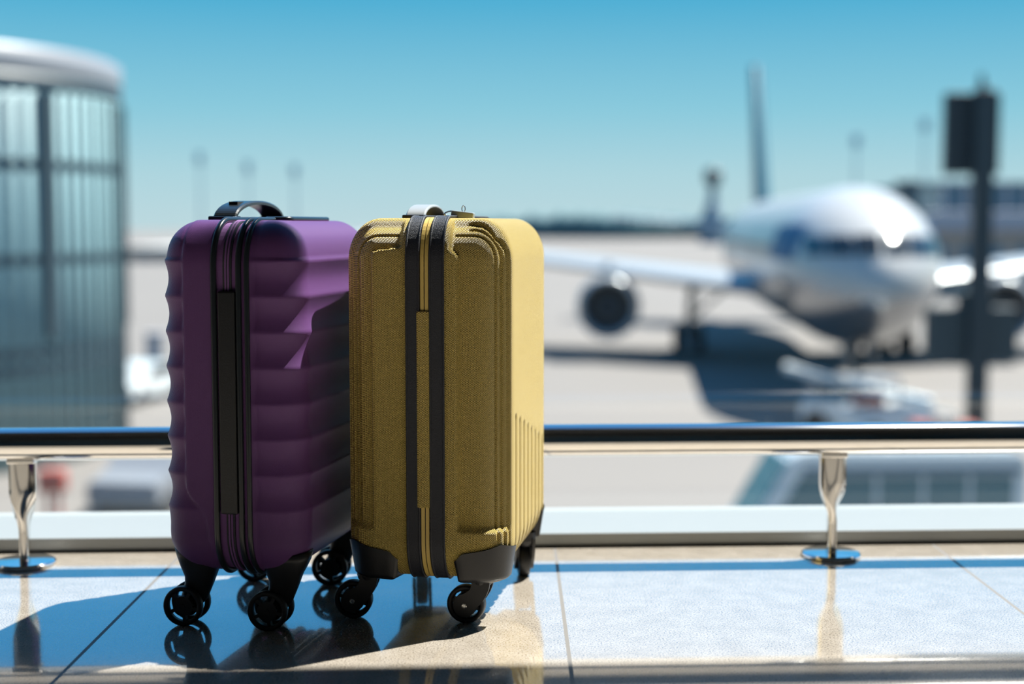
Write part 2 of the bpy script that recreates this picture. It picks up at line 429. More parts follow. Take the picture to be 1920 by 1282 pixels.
def caster_single(case_obj, pv, yaw, ztop, r=0.0265, trail=0.0215):
    """one-wheel spinner with a swooping fork; pv = (x,y) pivot in case frame, yaw = heading of the trail (case frame)"""
    hd = Vector((math.cos(yaw), math.sin(yaw), 0)); ax = Vector((-hd.y, hd.x, 0))
    P = Vector((pv[0], pv[1], 0)); cw = P + hd * trail + Vector((0, 0, r))
    M = Matrix((( hd.x, 0, ax.x, cw.x), (hd.y, 0, ax.y, cw.y), (0, 1, 0, cw.z), (0, 0, 0, 1)))
    # fork: crown + two swooping blades
    bm = nb()
    lathe(bm, [(0.0165, ztop + 0.012), (0.0165, ztop - 0.001), (0.015, ztop - 0.006), (0.010, ztop - 0.010)], 28, Matrix.Translation(P))
    for sgn in (1, -1):
        off = ax * sgn * 0.0125; th = 0.0022
        prof = [(-0.0150, ztop + 0.003), (-0.0145, ztop - 0.004), (-0.0130, ztop - 0.012), (-0.0098, ztop - 0.020), (-0.0045, r + 0.0070), (0.0010, r + 0.001)]
        for k in range(19):                         # round end about the axle
            a = R(200 + 235 * k / 18); prof.append((trail + 0.0158 * math.cos(a), r + 0.0158 * math.sin(a)))
        prof += [(0.0175, r + 0.0195), (0.0130, r + 0.0235), (0.0105, ztop - 0.004), (0.0100, ztop + 0.003)]
        # drop the hd direction sign: pivot side is -x of the trail
        vo = [bm.verts.new(P + hd * u + Vector((0, 0, z)) + off + ax * th) for u, z in prof]
        vi = [bm.verts.new(P + hd * u + Vector((0, 0, z)) + off - ax * th) for u, z in prof]
        n = len(prof)
        try:
            bm.faces.new(vo); bm.faces.new(vi[::-1])
            for i in range(n): bm.faces.new((vo[i], vi[i], vi[(i + 1) % n], vo[(i + 1) % n]))
        except ValueError: pass
    bmesh.ops.recalc_face_normals(bm, faces=bm.faces)
    bmesh.ops.triangulate(bm, faces=[f for f in bm.faces if len(f.verts) > 4])
    fork = obj('caster_fork', bm, black_pl, case_obj)
    ty, hb = wheel_bm(r, 0.0085, M, 0, 0.62, 0.74, 6)
    wh = obj('wheel', ty, black_gl, fork, True); obj('hub', hb, black_gl, wh)
    for sgn in (1, -1):
        bm = nb(); lathe(bm, [(0.0021, 0.0142), (0.0021, 0.0156), (0.0036, 0.0156), (0.0038, 0.0142)], 24, M @ Matrix.Scale(sgn, 4, (0, 0, 1)), closed=True)
        obj('axle_ring', bm, steel, fork, True)['label'] = 'bright metal axle ring'
        bm = nb(); lathe(bm, [(0.0021, 0.0140), (0.0021, 0.0150)], 16, M @ Matrix.Scale(sgn, 4, (0, 0, 1))); obj('axle_bolt', bm, steel_b, fork)

def caster_twin(case_obj, pv, yaw, ztop, r=0.0275, trail=0.0225):
    """twin-wheel spinner: wheels either side of a central stem"""
    hd = Vector((math.cos(yaw), math.sin(yaw), 0)); ax = Vector((-hd.y, hd.x, 0))
    P = Vector((pv[0], pv[1], 0)); cw = P + hd * trail + Vector((0, 0, r))
    M = Matrix(((hd.x, 0, ax.x, cw.x), (hd.y, 0, ax.y, cw.y), (0, 1, 0, cw.z), (0, 0, 0, 1)))
    bm = nb()
    # conical housing under the shell, then the stem swooping back to the axle
    rings = []
    zs = [ztop + 0.022, ztop + 0.010, ztop, ztop - 0.010, ztop - 0.018, ztop - 0.028, r + 0.008, r, r - 0.010, r - 0.016]
    cen = [0.0, 0.0, 0.001, 0.002, 0.002, 0.004, 0.012, 0.017, 0.019, 0.019]
    hu = [0.036, 0.033, 0.029, 0.0245, 0.0215, 0.020, 0.019, 0.0165, 0.012, 0.005]
    hv = [0.030, 0.028, 0.025, 0.0215, 0.0190, 0.0145, 0.0075, 0.0068, 0.0060, 0.0045]
    for z, c, a, b in zip(zs, cen, hu, hv):
        ring = []
        for k in range(24):
            t = 2 * math.pi * k / 24; cx = math.copysign(abs(math.cos(t)) ** 0.75, math.cos(t)); cy = math.copysign(abs(math.sin(t)) ** 0.75, math.sin(t))
            ring.append(bm.verts.new(P + hd * (c + a * cx) + ax * (b * cy) + Vector((0, 0, z))))
        rings.append(ring)
    for q in range(len(rings) - 1):
        for i in range(24): bm.faces.new((rings[q][i], rings[q][(i + 1) % 24], rings[q + 1][(i + 1) % 24], rings[q + 1][i]))
    bm.faces.new(rings[0]); bm.faces.new(rings[-1][::-1])
    bmesh.ops.recalc_face_normals(bm, faces=bm.faces)
    st = obj('caster_stem', bm, black_pl, case_obj, True)
    for sgn in (1, -1):
        MW = M @ Matrix.Translation((0, 0, sgn * 0.0150)) @ Matrix.Rotation(0.5 if sgn > 0 else 1.1, 4, 'Z')
        ty, hb = wheel_bm(r, 0.0058, MW, 0, 0.50, 0.78, 5)
        wh = obj('wheel', ty, black_gl, st, True); obj('hub', hb, black_gl, wh)
        bm = nb(); lathe(bm, [(0.0035, sgn * 0.006), (0.0035, sgn * 0.0215)], 16, M); obj('axle_bolt', bm, black_gl, st)

# ---- purple case
PA = R(12)
pur = thing('suitcase', 'purple hard-shell cabin suitcase with horizontal ribs and black spinner wheels', 'suitcase', (-0.480, 1.893, 0), -PA)
PC = Case(0.206, 0.345, 0.078, 0.555, 0.052, 0.050, 0.062)
CUSP = [0.5018 - 0.0477 * k for k in range(9)]          # 0.5 .. 0.121
def scal(z):
    for k in range(8):
        if CUSP[k + 1] <= z <= CUSP[k]:
            t = (z - CUSP[k + 1]) / 0.0477; A = 0.0055 if k < 7 else 0.0022
            return -A * (1 - abs(2 * t - 1) ** 1.8)
    if z > CUSP[0]: return -0.0022 * (1 - smooth(0, 0.03, abs(z - CUSP[0] - 0.004))) * smooth(0, 0.004, z - CUSP[0])
    return 0
def panel_x(z):                                      # border of the smooth panel on the left half
    xr = 0.042
    if z < 0.20: xr += 0.036 * smooth(0.20, 0.155, z) if False else 0.030 * (1 - smooth(0.150, 0.200, z))
    if z < 0.15: xr += 0.010 * (1 - smooth(0.082, 0.15, z))
    return xr
def disp_left(p, q, n):
    m = smooth(panel_x(q.z) - 0.0015, panel_x(q.z) + 0.002, q.x) if abs(n.x) < 0.999 else 0
    g = bumpf(q.x, panel_x(q.z), 0.0030) * (1 if n.y < -0.3 or abs(n.y) < .3 else 1)
    side = 1 - smooth(0.75, 0.95, abs(n.z))
    return scal(q.z) * (1 - m) * side - 0.0010 * g + 0.0008 * m
def disp_right(p, q, n):
    e = q.x - 0.1360; m = smooth(0.0, 0.008, e); side = 1 - smooth(0.75, 0.95, abs(n.z))
    return scal(q.z) * m * side - 0.0012 * bumpf(q.x, 0.1440, 0.003)
shl = obj('shell', PC.half(-1, 0.0875, disp_left), purple, pur, True); shl['label'] = 'left half shell with a smooth side panel'
shr = obj('shell', PC.half(1, 0.1360, disp_right), purple, pur, True); shr['label'] = 'ribbed right half shell'
obj('gusset', PC.band(0.0870, 0.1365, -0.02, -0.0030), purple_cloth, pur)
for x, r in ((0.0885, 0.0042), (0.1235, 0.0040), (0.1350, 0.0036)):
    obj('piping', PC.pipe(x, 0.0008, r), black_pip, pur, True)
zp = obj('zipper', PC.band(0.1010, 0.1130, -0.006, -0.0008), black_tape, pur)
for x in (0.1050, 0.1090): obj('zip_teeth', PC.pipe(x, -0.0006, 0.0013), purple_cloth, zp, True)
bm = nb(); box(bm, 0.0950, 0.1190, -0.0055, 0.003, 0.165, 0.462, bevel=0.0025); obj('side_handle', bm, black_pl, pur)
for (px_, py_) in ((0.044, 0.047), (0.167, 0.047), (0.044, 0.298), (0.167, 0.298)):
    caster_twin(pur, (px_, py_), R(180) + PA - R(8) if py_ < 0.1 else R(180) + PA - R(4), 0.086)
# carry handle
def arch_handle(parent, x0, x1, y0, y1, zb, hgt, m, th=0.006, foot=0.012, name='carry_handle', footm=None, fl=0.028):
    bm = nb(); N = 30; prev = None; yc = (y0 + y1) / 2; hy = (y1 - y0) / 2 - foot
    for k in range(N + 1):
        a = math.pi * k / N; y = yc - hy * math.cos(a); z = zb + hgt * math.sin(a) ** 0.85
        ny, nz = -math.cos(a) * hgt, math.sin(a) * hy; l = math.hypot(ny, nz); ny, nz = ny / l, nz / l
        iy, iz = y - ny * th, z - nz * th
        ch = 0.002
        ring = [bm.verts.new(v) for v in ((x0 + ch, y, z), (x1 - ch, y, z), (x1, y - ny * ch, z - nz * ch), (x1, iy, iz), (x0, iy, iz), (x0, y - ny * ch, z - nz * ch))]
        if prev:
            for i in range(6): bm.faces.new((prev[i], prev[(i + 1) % 6], ring[(i + 1) % 6], ring[i]))
        else: bm.faces.new(ring[::-1])
        prev = ring
    bm.faces.new(prev); bmesh.ops.recalc_face_normals(bm, faces=bm.faces)
    h = obj(name, bm, m, parent)
    for yy in (y0, y1 - fl):
        bm = nb(); box(bm, x0 - 0.002, x1 + 0.002, yy, yy + fl, zb - 0.010, zb + 0.006, bevel=0.002); obj('handle_mount', bm, footm or m, h)
    return h
h = arch_handle(pur, 0.046, 0.080, 0.085, 0.295, 0.555, 0.0285, black_pip, 0.0055)
bm = nb(); box(bm, 0.057, 0.070, 0.128, 0.150, 0.5755, 0.5815, Matrix.Identity(4)); obj('handle_badge', bm, seal, h)
# telescopic grip lying flush in the top
bm = nb(); pts = []
for qx, qy, a0 in ((1, -1, -90), (1, 1, 0), (-1, 1, 90), (-1, -1, 180)):
    for k in range(8):
        a = R(a0 + 90 * k / 7); pts.append((0.138 + qx * 0.010 + 0.008 * math.cos(a), 0.185 + qy * 0.070 + 0.012 * math.sin(a), 0.5570))
tube(bm, pts, 0.0035, 8, True); obj('telescopic_grip', bm, black_pip, pur, True)

# ---- yellow case
YA = R(10)
yel = thing('suitcase', 'yellow dimpled hard-shell cabin suitcase with black twin zip band and spinner wheels', 'suitcase', (-0.232, 1.923, 0), -YA)
YC = Case(0.231, 0.350, 0.064, 0.558, 0.046, 0.045, 0.058)
ZX0, ZX1 = 0.0920, 0.1425                            # zip band
def ysd(x, z, c, Rr=0.055):                          # signed distance to the outline of the narrow side
    cx, cz = c.D / 2, (c.z0 + c.z1) / 2
    qx, qz = abs(x - cx) - (c.D / 2 - Rr), abs(z - cz) - ((c.z1 - c.z0) / 2 - Rr)
    return math.hypot(max(qx, 0), max(qz, 0)) + min(max(qx, qz), 0) - Rr
def regionA(x, z):                                   # sunk outer field of the near side: 1 inside
    if x < ZX0:                                      # left half
        xb = 0.0425 + 0.0405 * smooth(0.513, 0.521, z)
        return (1 - smooth(xb - 0.003, xb + 0.002, x)) * smooth(0.133, 0.142, z)
    xb = 0.1610 - 0.0110 * smooth(0.505, 0.520, z)
    lo = 0.133
    return smooth(xb - 0.002, xb + 0.003, x) * smooth(lo, lo + 0.008, z)
def ydisp(p, q, n):
    d = 0.0
    near = smooth(0.25, 0.6, -n.y)
    tp = smooth(0.3, 0.7, n.z) * (1 if True else 0)
    A = regionA(q.x, q.z)
    d -= 0.0075 * A * max(near, tp * smooth(0.12, 0.0, q.y) if False else near)
    if p.y < 0.13:
        sd = ysd(p.x, p.z, YC); e = sd + p.y
        lower = smooth(0.115, 0.13, q.z)
        tops = 0.0 if ZX0 - 0.014 < p.x < ZX1 + 0.014 else 1.0
        for c, w_, dp in ((-0.006, 0.0050, 0.0034), (0.0130, 0.0044, 0.0040), (0.0270, 0.0040, 0.0036)):
            d -= dp * bumpf(e, c, w_) * tops * (lower if c < 0.01 else smooth(0.09, 0.10, q.z) * (1.0 if q.z < 0.45 else smooth(0.062, 0.050, 0.0) if False else smooth(YC.D - 0.066, YC.D - 0.050, p.x)))
    if abs(n.x) > 0.7:                               # fanned ribs on the wide faces
        for k in range(8):
            yc = 0.060 + 0.0335 * k; zt = 0.309 - 0.27 * yc
            d -= 0.0055 * bumpf(p.y, yc, 0.0085) * (1 - smooth(zt - 0.012, zt, q.z))
    return d
yl = obj('shell', YC.half(-1, ZX0 + 0.001, ydisp, 0.0028), yellow, yel, True); yl['label'] = 'left yellow half shell'
yr = obj('shell', YC.half(1, ZX1 - 0.001, ydisp, 0.0026), yellow, yel, True); yr['label'] = 'right yellow half shell with fanned ribs low on its face'
tape = []
for x0, x1 in ((ZX0 - 0.001, 0.1095), (0.1235, ZX1 + 0.001)):
    t_ = obj('zip_tape', YC.band(x0, x1, -0.012, 0.0030), black_tape, yel); tape.append(t_)
    for xx in (x0 + 0.001, x1 - 0.001): obj('welt', YC.pipe(xx, 0.0024, 0.0016), black_tape, t_, True)
gs = obj('gusset', YC.band(0.1085, 0.1245, -0.012, -0.0006), black_tape, yel)
for x0, x1 in ((0.1110, 0.1158), (0.1172, 0.1220)):
    obj('zip_teeth', YC.band(x0, x1, -0.004, 0.0014), yel_teeth, gs)
bm = nb(); box(bm, 0.1060, 0.1235, -0.0052, 0.004, 0.167, 0.434, bevel=0.0022); obj('side_handle', bm, yellow, yel)
# corner guards with casters
for (sx, sy, pv, yaw) in ((-1, -1, (0.025, 0.040), R(180) + YA - R(4)), (1, -1, (0.186, 0.040), R(180) + YA - R(12)),
                          (-1, 1, (0.040, 0.295), R(90) + YA + R(6)), (1, 1, (0.204, 0.295), R(90) + YA + R(6))):
    g = obj('corner_guard', YC.corner(sx, sy, 0.076, 0.055, 0.036, 0.052, 0.0025), black_pl, yel, True)
    caster_single(yel, pv, yaw, 0.0625)
h = arch_handle(yel, 0.070, 0.098, 0.07, 0.225, 0.557, 0.021, grey_strap, 0.0035, 0.012, 'carry_handle', black_pl, 0.02)
# lock on top
lk = nb(); box(lk, 0.134, 0.166, 0.085, 0.098, 0.5580, 0.5675, Matrix.Translation((0.15, 0.09, 0.5625)) @ Matrix.Rotation(R(7), 4, 'Y') @ Matrix.Translation((-0.15, -0.09, -0.5625)), bevel=0.0015)
lk = obj('combination_lock', lk, lock_m, yel)
bm = nb(); tube(bm, [(0.138 - 0.014 * math.sin(R(a)) * 1.0, 0.0915, 0.5640 + 0.0042 * math.cos(R(a))) for a in range(0, 181, 15)], 0.0011, 8, up=Vector((0, 1, 0))); obj('shackle', bm, steel_b, lk, True)
bm = nb(); tube(bm, [(0.151 + 0.0024 * math.cos(R(a)), 0.0915, 0.571 + 0.0045 * math.sin(R(a))) for a in range(0, 360, 20)], 0.0007, 8, True, up=Vector((0, 1, 0))); obj('pull_ring', bm, steel_b, lk, True)
for k in range(3):
    bm = nb(); lathe(bm, [(0.0022, 0), (0.0022, 0.004)], 14, Matrix.Translation((0.1285 + 0.004 * k, 0.087, 0.560)) @ Matrix.Rotation(R(90), 4, 'Y')); obj('dial', bm, steel, lk)
bm = nb(); box(bm, 0.100, 0.185, 0.11, 0.25, 0.552, 0.5585, bevel=0.002); obj('telescopic_grip', bm, black_pip, yel)

# ------------------------------------------------------------------ the apron and what stands on it
apron_m = mat('apron_concrete', (0.132, 0.121, 0.111), 0.85, noise=0.2, nscale=0.12)
bm = nb(); vs = [bm.verts.new(v) for v in ((-700, 3.2, APR), (700, 3.2, APR), (700, 1500, APR), (-700, 1500, APR))]; bm.faces.new(vs)
obj('ground', bm, apron_m)['kind'] = 'structure'

white_p = mat('aircraft_white', (0.36, 0.355, 0.345), 0.25, noise=0.05, nscale=1, coat=0.0)
silver = mat('aircraft_silver', (0.3360, 0.3440, 0.3600), 0.22, 0.85, noise=0.08, nscale=1)
navy = mat('navy_paint', (0.02, 0.07, 0.16), 0.5, spec=0.3)
finblue = mat('fin_blue', (0.0400, 0.1200, 0.1600), 0.5, spec=0.2)
dglass = mat('dark_glass', (0.015, 0.02, 0.025), 0.08)
tyre = mat('tyre_rubber', (0.02, 0.02, 0.022), 0.8)
gearm = mat('gear_grey', (0.10, 0.11, 0.12), 0.5)
dark_in = mat('engine_dark', (0.012, 0.014, 0.018), 0.5)

nose = aty(1662, 520, 46.0)
jet = thing('passenger_jet', 'white and silver twin-engine airliner parked nose-on on the apron', 'airplane', (nose.x, nose.y, APR), -math.atan(0.087))
FR, FZ = 2.95, 5.05
def frad(s):
    if s < 7.5: return FR * max(0.0, 1 - (1 - s / 7.5) ** 2) ** 0.55
    if s > 38: return FR * max(0.05, 1 - ((s - 38) / 18.5) ** 1.6)
    return FR
def fcz(s):
    if s < 7.5: return FZ - 0.5 * (1 - s / 7.5) ** 2
    if s > 38: return FZ + 1.6 * ((s - 38) / 18.0) ** 1.4
    return FZ
bm = nb(); prev = None; NS = 48
S = [0.0, 0.06, 0.18, 0.4, 0.7, 1.1, 1.6, 2.2, 2.9, 3.7, 4.6, 5.5, 6.5, 7.5] + [7.5 + 1.9 * k for k in range(1, 17)] + [38.5 + k * 1.2 for k in range(1, 15)]
for s_ in S:
    r = frad(s_) + 0.001
    ring = [bm.verts.new((r * math.sin(2 * math.pi * k / NS), s_, fcz(s_) + r * math.cos(2 * math.pi * k / NS))) for k in range(NS)]
    if prev:
        for i in range(NS):
            f = bm.faces.new((prev[i], ring[i], ring[(i + 1) % NS], prev[(i + 1) % NS]))
            zc = f.calc_center_median().z - fcz(s_)
            f.material_index = 1 if zc < -0.15 * FR else 0
    else: bm.faces.new(ring)
    prev = ring
bm.faces.new(prev[::-1]); bmesh.ops.recalc_face_normals(bm, faces=bm.faces)
fus = obj('fuselage', bm, [white_p, silver], jet, True)
def nose_s(x, z):
    lo, hi = 0.0, 9.0
    for _ in range(40):
        m = (lo + hi) / 2
        if x * x + (z - fcz(m)) ** 2 > (frad(m)) ** 2: lo = m
        else: hi = m
    return hi
def nose_patch(x0, x1, z0, z1, m, name, slope=0.0):
    bm = nb(); N = 6; g = [[None] * (N + 1) for _ in range(N + 1)]
    for i in range(N + 1):
        for j in range(N + 1):
            x = x0 + (x1 - x0) * i / N; z = z0 + (z1 - z0) * j / N + slope * abs(x)
            s_ = nose_s(x, z); g[i][j] = bm.verts.new((x * 1.006, s_ - 0.05, z + 0.01))
    for i in range(N):
        for j in range(N): bm.faces.new((g[i][j], g[i + 1][j], g[i + 1][j + 1], g[i][j + 1]))
    return obj(name, bm, m, fus, True)
for sx in (-1, 1):
    for x0, x1 in ((0.07, 0.85), (0.93, 1.65), (1.72, 2.25)):
        nose_patch(sx * x0, sx * x1, 5.62, 6.28, dglass, 'cockpit_window', -0.05)
# cabin windows along both sides
wm = None
for sx in (-1, 1):
    for k in range(26):
        s_ = 9.5 + 1.1 * k
        if wm is None:
            bm = nb(); box(bm, -0.03, 0.03, -0.14, 0.14, -0.19, 0.19, bevel=0.02)
            o = obj('cabin_window', bm, dglass, fus); wm = o
        else:
            o = wm.copy(); C.objects.link(o); o.parent = fus
        o.location = (sx * math.sqrt(FR ** 2 - 0.55 ** 2), s_, FZ + 0.55)
# livery title patches: door outline and a blue band behind the cockpit
for sx in (-1, 1):
    bm = nb(); g = []
    for i in range(9):
        s_ = 4.0 + 5.0 * i / 8; col = []
        for j in range(7):
            z = 5.3 + 1.3 * j / 6; r = frad(s_) + 0.015; dz = z - fcz(s_)
            col.append(bm.verts.new((sx * math.sqrt(max(0.01, r * r - dz * dz)), s_, z)))
        g.append(col)
    for i in range(8):
        for j in range(6): bm.faces.new((g[i][j], g[i + 1][j], g[i + 1][j + 1], g[i][j + 1]))
    obj('livery_band', bm, navy, fus, True)['label'] = 'dark blue band behind the cockpit'
def wing(name, x0, y0, c0, z0, x1, y1, c1, z1, t0, t1, m, vertical=False):
    bm = nb(); prof = [(0, 0), (0.03, 0.35), (0.15, 0.85), (0.4, 1.0), (0.75, 0.5), (1, 0.04), (0.75, -0.3), (0.4, -0.6), (0.15, -0.55), (0.03, -0.3)]
    rs = []
    for (x, y, c, z, t) in ((x0, y0, c0, z0, t0), ((x0 + x1) / 2, (y0 + y1) / 2, (c0 + c1) / 2, (z0 + z1) / 2, (t0 + t1) / 2), (x1, y1, c1, z1, t1)):
        if vertical: rs.append([bm.verts.new((x + b * t, y + a * c, z)) for a, b in prof])
        else: rs.append([bm.verts.new((x, y + a * c, z + b * t)) for a, b in prof])
    for q in range(2):
        for i in range(len(prof)): bm.faces.new((rs[q][i], rs[q][(i + 1) % len(prof)], rs[q + 1][(i + 1) % len(prof)], rs[q + 1][i]))
    bm.faces.new(rs[0][::-1]); bm.faces.new(rs[-1]); bmesh.ops.recalc_face_normals(bm, faces=bm.faces)
    return obj(name, bm, m, jet, False)
wing_m = mat('wing_grey', (0.3150, 0.3375, 0.3525), 0.3, 0.2)
for sx in (-1, 1):
    wing('wing', sx * 2.0, 18.5, 10.5, 3.55, sx * 29, 35.5, 2.4, 6.4, 0.65, 0.12, wing_m)
    wing('stabilizer', sx * 1.0, 48.5, 5, 6.3, sx * 9.8, 54, 1.8, 7.2, 0.25, 0.08, wing_m)
    bm = nb(); ex, es, ez = sx * 9.4, 22.2, 2.55
    ME = Matrix.Translation((ex, es, ez)) @ Matrix.Rotation(R(-90), 4, 'X')
    lathe(bm, [(1.22, 0.25), (1.30, 0.0), (1.42, 0.02), (1.55, 0.5), (1.58, 1.6), (1.42, 3.6), (1.05, 5.0), (0.95, 5.0), (1.2, 3.0), (1.18, 0.9)], 48, ME, closed=True)
    eng = obj('engine', bm, wing_m, jet, True)
    bm = nb(); lathe(bm, [(1.19, 0.95), (1.19, 1.1)], 48, ME)
    fan = obj('fan', bm, dark_in, eng, False); 
    bm = nb()
    for k in range(22):
        box(bm, 0.3, 1.16, -0.10, 0.10, 0.82, 0.84, ME @ Matrix.Rotation(2 * math.pi * k / 22, 4, 'Z') @ Matrix.Rotation(0.5, 4, 'X') @ Matrix.Translation((0, 0, 0)))
    bm.free(); bm = nb(); lathe(bm, [(0.01, 0.45), (0.18, 0.6), (0.32, 0.95)], 24, ME); obj('spinner', bm, gearm, eng, True)
    bm = nb(); box(bm, ex - 0.18, ex + 0.18, es + 1.2, es + 5.5, ez + 1.3, ez + 2.15); obj('pylon', bm, wing_m, eng)
    # main gear
    gx = sx * 5.3
    bm = nb(); tube(bm, [(gx * 0.97, 28, 3.7), (gx, 28, 0.7)], 0.2, 12); tube(bm, [(gx * 0.6, 28, 3.4), (gx, 28, 1.6)], 0.1, 8)
    box(bm, gx - 0.12, gx + 0.12, 27.0, 29.0, 0.55, 0.8); gr = obj('main_gear', bm, gearm, jet)
    bm = nb(); box(bm, gx - sx * 0.5 - 0.04, gx - sx * 0.5 + 0.04, 27.2, 28.8, 1.5, 3.2); obj('gear_door', bm, silver, gr)
    for dy in (-0.95, 0.95):
        for dx in (-0.55, 0.55):
            bm = nb(); lathe(bm, [(0.25, -0.2), (0.55, -0.22), (0.66, -0.14), (0.68, 0), (0.66, 0.14), (0.55, 0.22), (0.25, 0.2)], 28, Matrix.Translation((gx + dx, 28 + dy, 0.68)) @ Matrix.Rotation(R(90), 4, 'Y')); obj('gear_wheel', bm, tyre, gr, True)
wing('tail_fin', 0, 43.5, 9.0, 7.2, 0, 52.5, 3.2, 17.4, 0.6, 0.45, finblue, True)
bm = nb(); tube(bm, [(0, 6.2, 2.6), (0, 6.0, 0.5)], 0.16, 12); tube(bm, [(0, 7.6, 2.5), (0, 6.0, 1.2)], 0.08, 8); ng = obj('nose_gear', bm, gearm, jet)
for dx in (-0.3, 0.3):
    bm = nb(); lathe(bm, [(0.2, -0.14), (0.42, -0.16), (0.5, -0.08), (0.5, 0.08), (0.42, 0.16), (0.2, 0.14)], 28, Matrix.Translation((dx, 6.0, 0.5)) @ Matrix.Rotation(R(90), 4, 'Y')); obj('gear_wheel', bm, tyre, ng, True)
for sx in (-1, 1):
    bm = nb(); box(bm, sx * 0.45 - 0.03, sx * 0.45 + 0.03, 4.6, 6.6, 1.5, 2.5); obj('gear_door', bm, silver, ng)

# ---- stand sign on its post
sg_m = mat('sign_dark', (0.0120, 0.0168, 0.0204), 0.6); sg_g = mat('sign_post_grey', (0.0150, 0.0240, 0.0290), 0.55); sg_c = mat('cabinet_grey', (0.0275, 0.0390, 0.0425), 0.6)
pb = aty(1832, 700, 44.0)
sgn = thing('docking_sign', 'dark docking display board on a tall grey post right of the airliner nose', 'sign', (pb.x, 44.0, APR))
def zz(py, Y): return aty(960, py, Y).z - APR
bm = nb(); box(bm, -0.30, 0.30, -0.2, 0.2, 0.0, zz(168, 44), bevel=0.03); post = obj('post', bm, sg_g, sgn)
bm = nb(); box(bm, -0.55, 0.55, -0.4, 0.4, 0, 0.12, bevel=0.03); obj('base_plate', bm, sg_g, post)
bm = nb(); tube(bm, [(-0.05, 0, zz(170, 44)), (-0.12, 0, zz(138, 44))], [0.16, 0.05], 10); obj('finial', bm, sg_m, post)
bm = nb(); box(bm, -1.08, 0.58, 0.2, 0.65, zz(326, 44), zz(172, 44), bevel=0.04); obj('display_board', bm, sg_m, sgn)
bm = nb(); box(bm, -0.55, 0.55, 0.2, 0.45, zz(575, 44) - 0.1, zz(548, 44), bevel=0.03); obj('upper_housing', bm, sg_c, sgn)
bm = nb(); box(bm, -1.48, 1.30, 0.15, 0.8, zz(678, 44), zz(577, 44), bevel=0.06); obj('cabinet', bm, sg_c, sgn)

# ---- round glazed building at left
teal_g = mat('teal_glazing', (0.19, 0.31, 0.33), 0.55, spec=0.25, noise=0.15, nscale=0.4)
teal_p = mat('pale_glazing', (0.26, 0.42, 0.45), 0.2)
band_m = mat('dark_band', (0.0315, 0.0560, 0.0700), 0.5); fascia = mat('metal_fascia', (0.1890, 0.1960, 0.2100), 0.4, noise=0.05)
BX, BY, BR = -18.7, 42.0, 7.0
bld = thing('round_building', 'round teal glazed terminal block with a pale flat roof rim at the left edge', 'building', (BX, BY, APR))
def cyl(r, z0, z1, n=96): b2 = nb(); lathe(b2, [(r, z0), (r, z1)], n); return b2
TZ = 11.35
obj('glazed_wall', cyl(BR, 0, TZ - 0.3), teal_g, bld, True)
rf = obj('roof_rim', lathe(nb(), [(BR + 0.0, TZ - 0.75), (BR + 0.02, TZ - 0.75), (BR + 0.05, TZ - 0.6), (BR + 0.05, TZ - 0.08), (BR - 0.1, TZ)], 96), fascia, bld, True)
obj('soffit', lathe(nb(), [(BR + 0.03, TZ - 1.1), (BR + 0.03, TZ - 0.75)], 96), band_m, rf, True)
for py in (305, 489, 668, 700):
    zc = zz(py, 37.2)
    obj('floor_band', lathe(nb(), [(BR - 0.01, zc - 0.14), (BR + 0.008, zc - 0.14), (BR + 0.008, zc + 0.14), (BR - 0.01, zc + 0.14)], 96), band_m, bld, False)
# mullions: fine ones all round plus heavy columns
fine = None
for k in range(90):
    a = 2 * math.pi * k / 90 + 0.02
    if not (-2.9 < math.atan2(math.sin(a), math.cos(a)) < 0.5): continue
    if fine is None:
        b2 = nb(); box(b2, BR, BR + 0.06, -0.04, 0.04, 0.0, TZ - 1.2); fine = obj('mullion', b2, band_m, bld); o = fine
    else: o = fine.copy(); C.objects.link(o); o.parent = bld
    o.rotation_euler = (0, 0, a)
pc = aty(93, 420, 38.0); vx, vy = pc.x / 38.0, 1.0
# column where the sight line at x=93 meets the drum
qa = vx * vx + 1; qb = -2 * (BX * vx + BY); qc = BX * BX + BY * BY - BR * BR; tt = (-qb - math.sqrt(max(0, qb * qb - 4 * qa * qc))) / (2 * qa)
ca = math.atan2(tt - BY, tt * vx - BX)
for k in range(8):
    b2 = nb(); box(b2, BR - 0.02, BR + 0.12, -0.2, 0.2, zz(640, 37), TZ - 1.2); o = obj('column', b2, band_m, bld); o.rotation_euler = (0, 0, ca + k * math.pi / 4)

# ---- generic vehicles
van_w = mat('van_white', (0.55, 0.58, 0.58), 0.3, coat=0.5); van_g = mat('van_window', (0.05, 0.14, 0.16), 0.1); van_b = mat('van_trim', (0.07, 0.13, 0.17), 0.35)
red_m = mat('faded_red', (0.3150, 0.0675, 0.0525), 0.5); grey_v = mat('grey_paint', (0.1540, 0.1680, 0.1890), 0.4); beige = mat('beige_wall', (0.2940, 0.2520, 0.2170), 0.8)
def prism_x(bm, prof, y0, y1):
    """prof in (x,z) extruded along y"""
    a = [bm.verts.new((x, y0, z)) for x, z in prof]; b = [bm.verts.new((x, y1, z)) for x, z in prof]; n = len(prof)
    bm.faces.new(a); bm.faces.new(b[::-1])
    for i in range(n): bm.faces.new((a[i], b[i], b[(i + 1) % n], a[(i + 1) % n]))
    bmesh.ops.recalc_face_normals(bm, faces=bm.faces); return bm
def wheels(parent, xs, y0, y1, r=0.36, w_=0.22):
    for x in xs:
        for y in (y0, y1):
            bm = nb(); lathe(bm, [(0.15, -w_ / 2), (r * 0.9, -w_ / 2), (r, -w_ / 3), (r, w_ / 3), (r * 0.9, w_ / 2), (0.15, w_ / 2)], 24, Matrix.Translation((x, y, r)) @ Matrix.Rotation(R(90), 4, 'X')); obj('wheel', bm, tyre, parent, True)
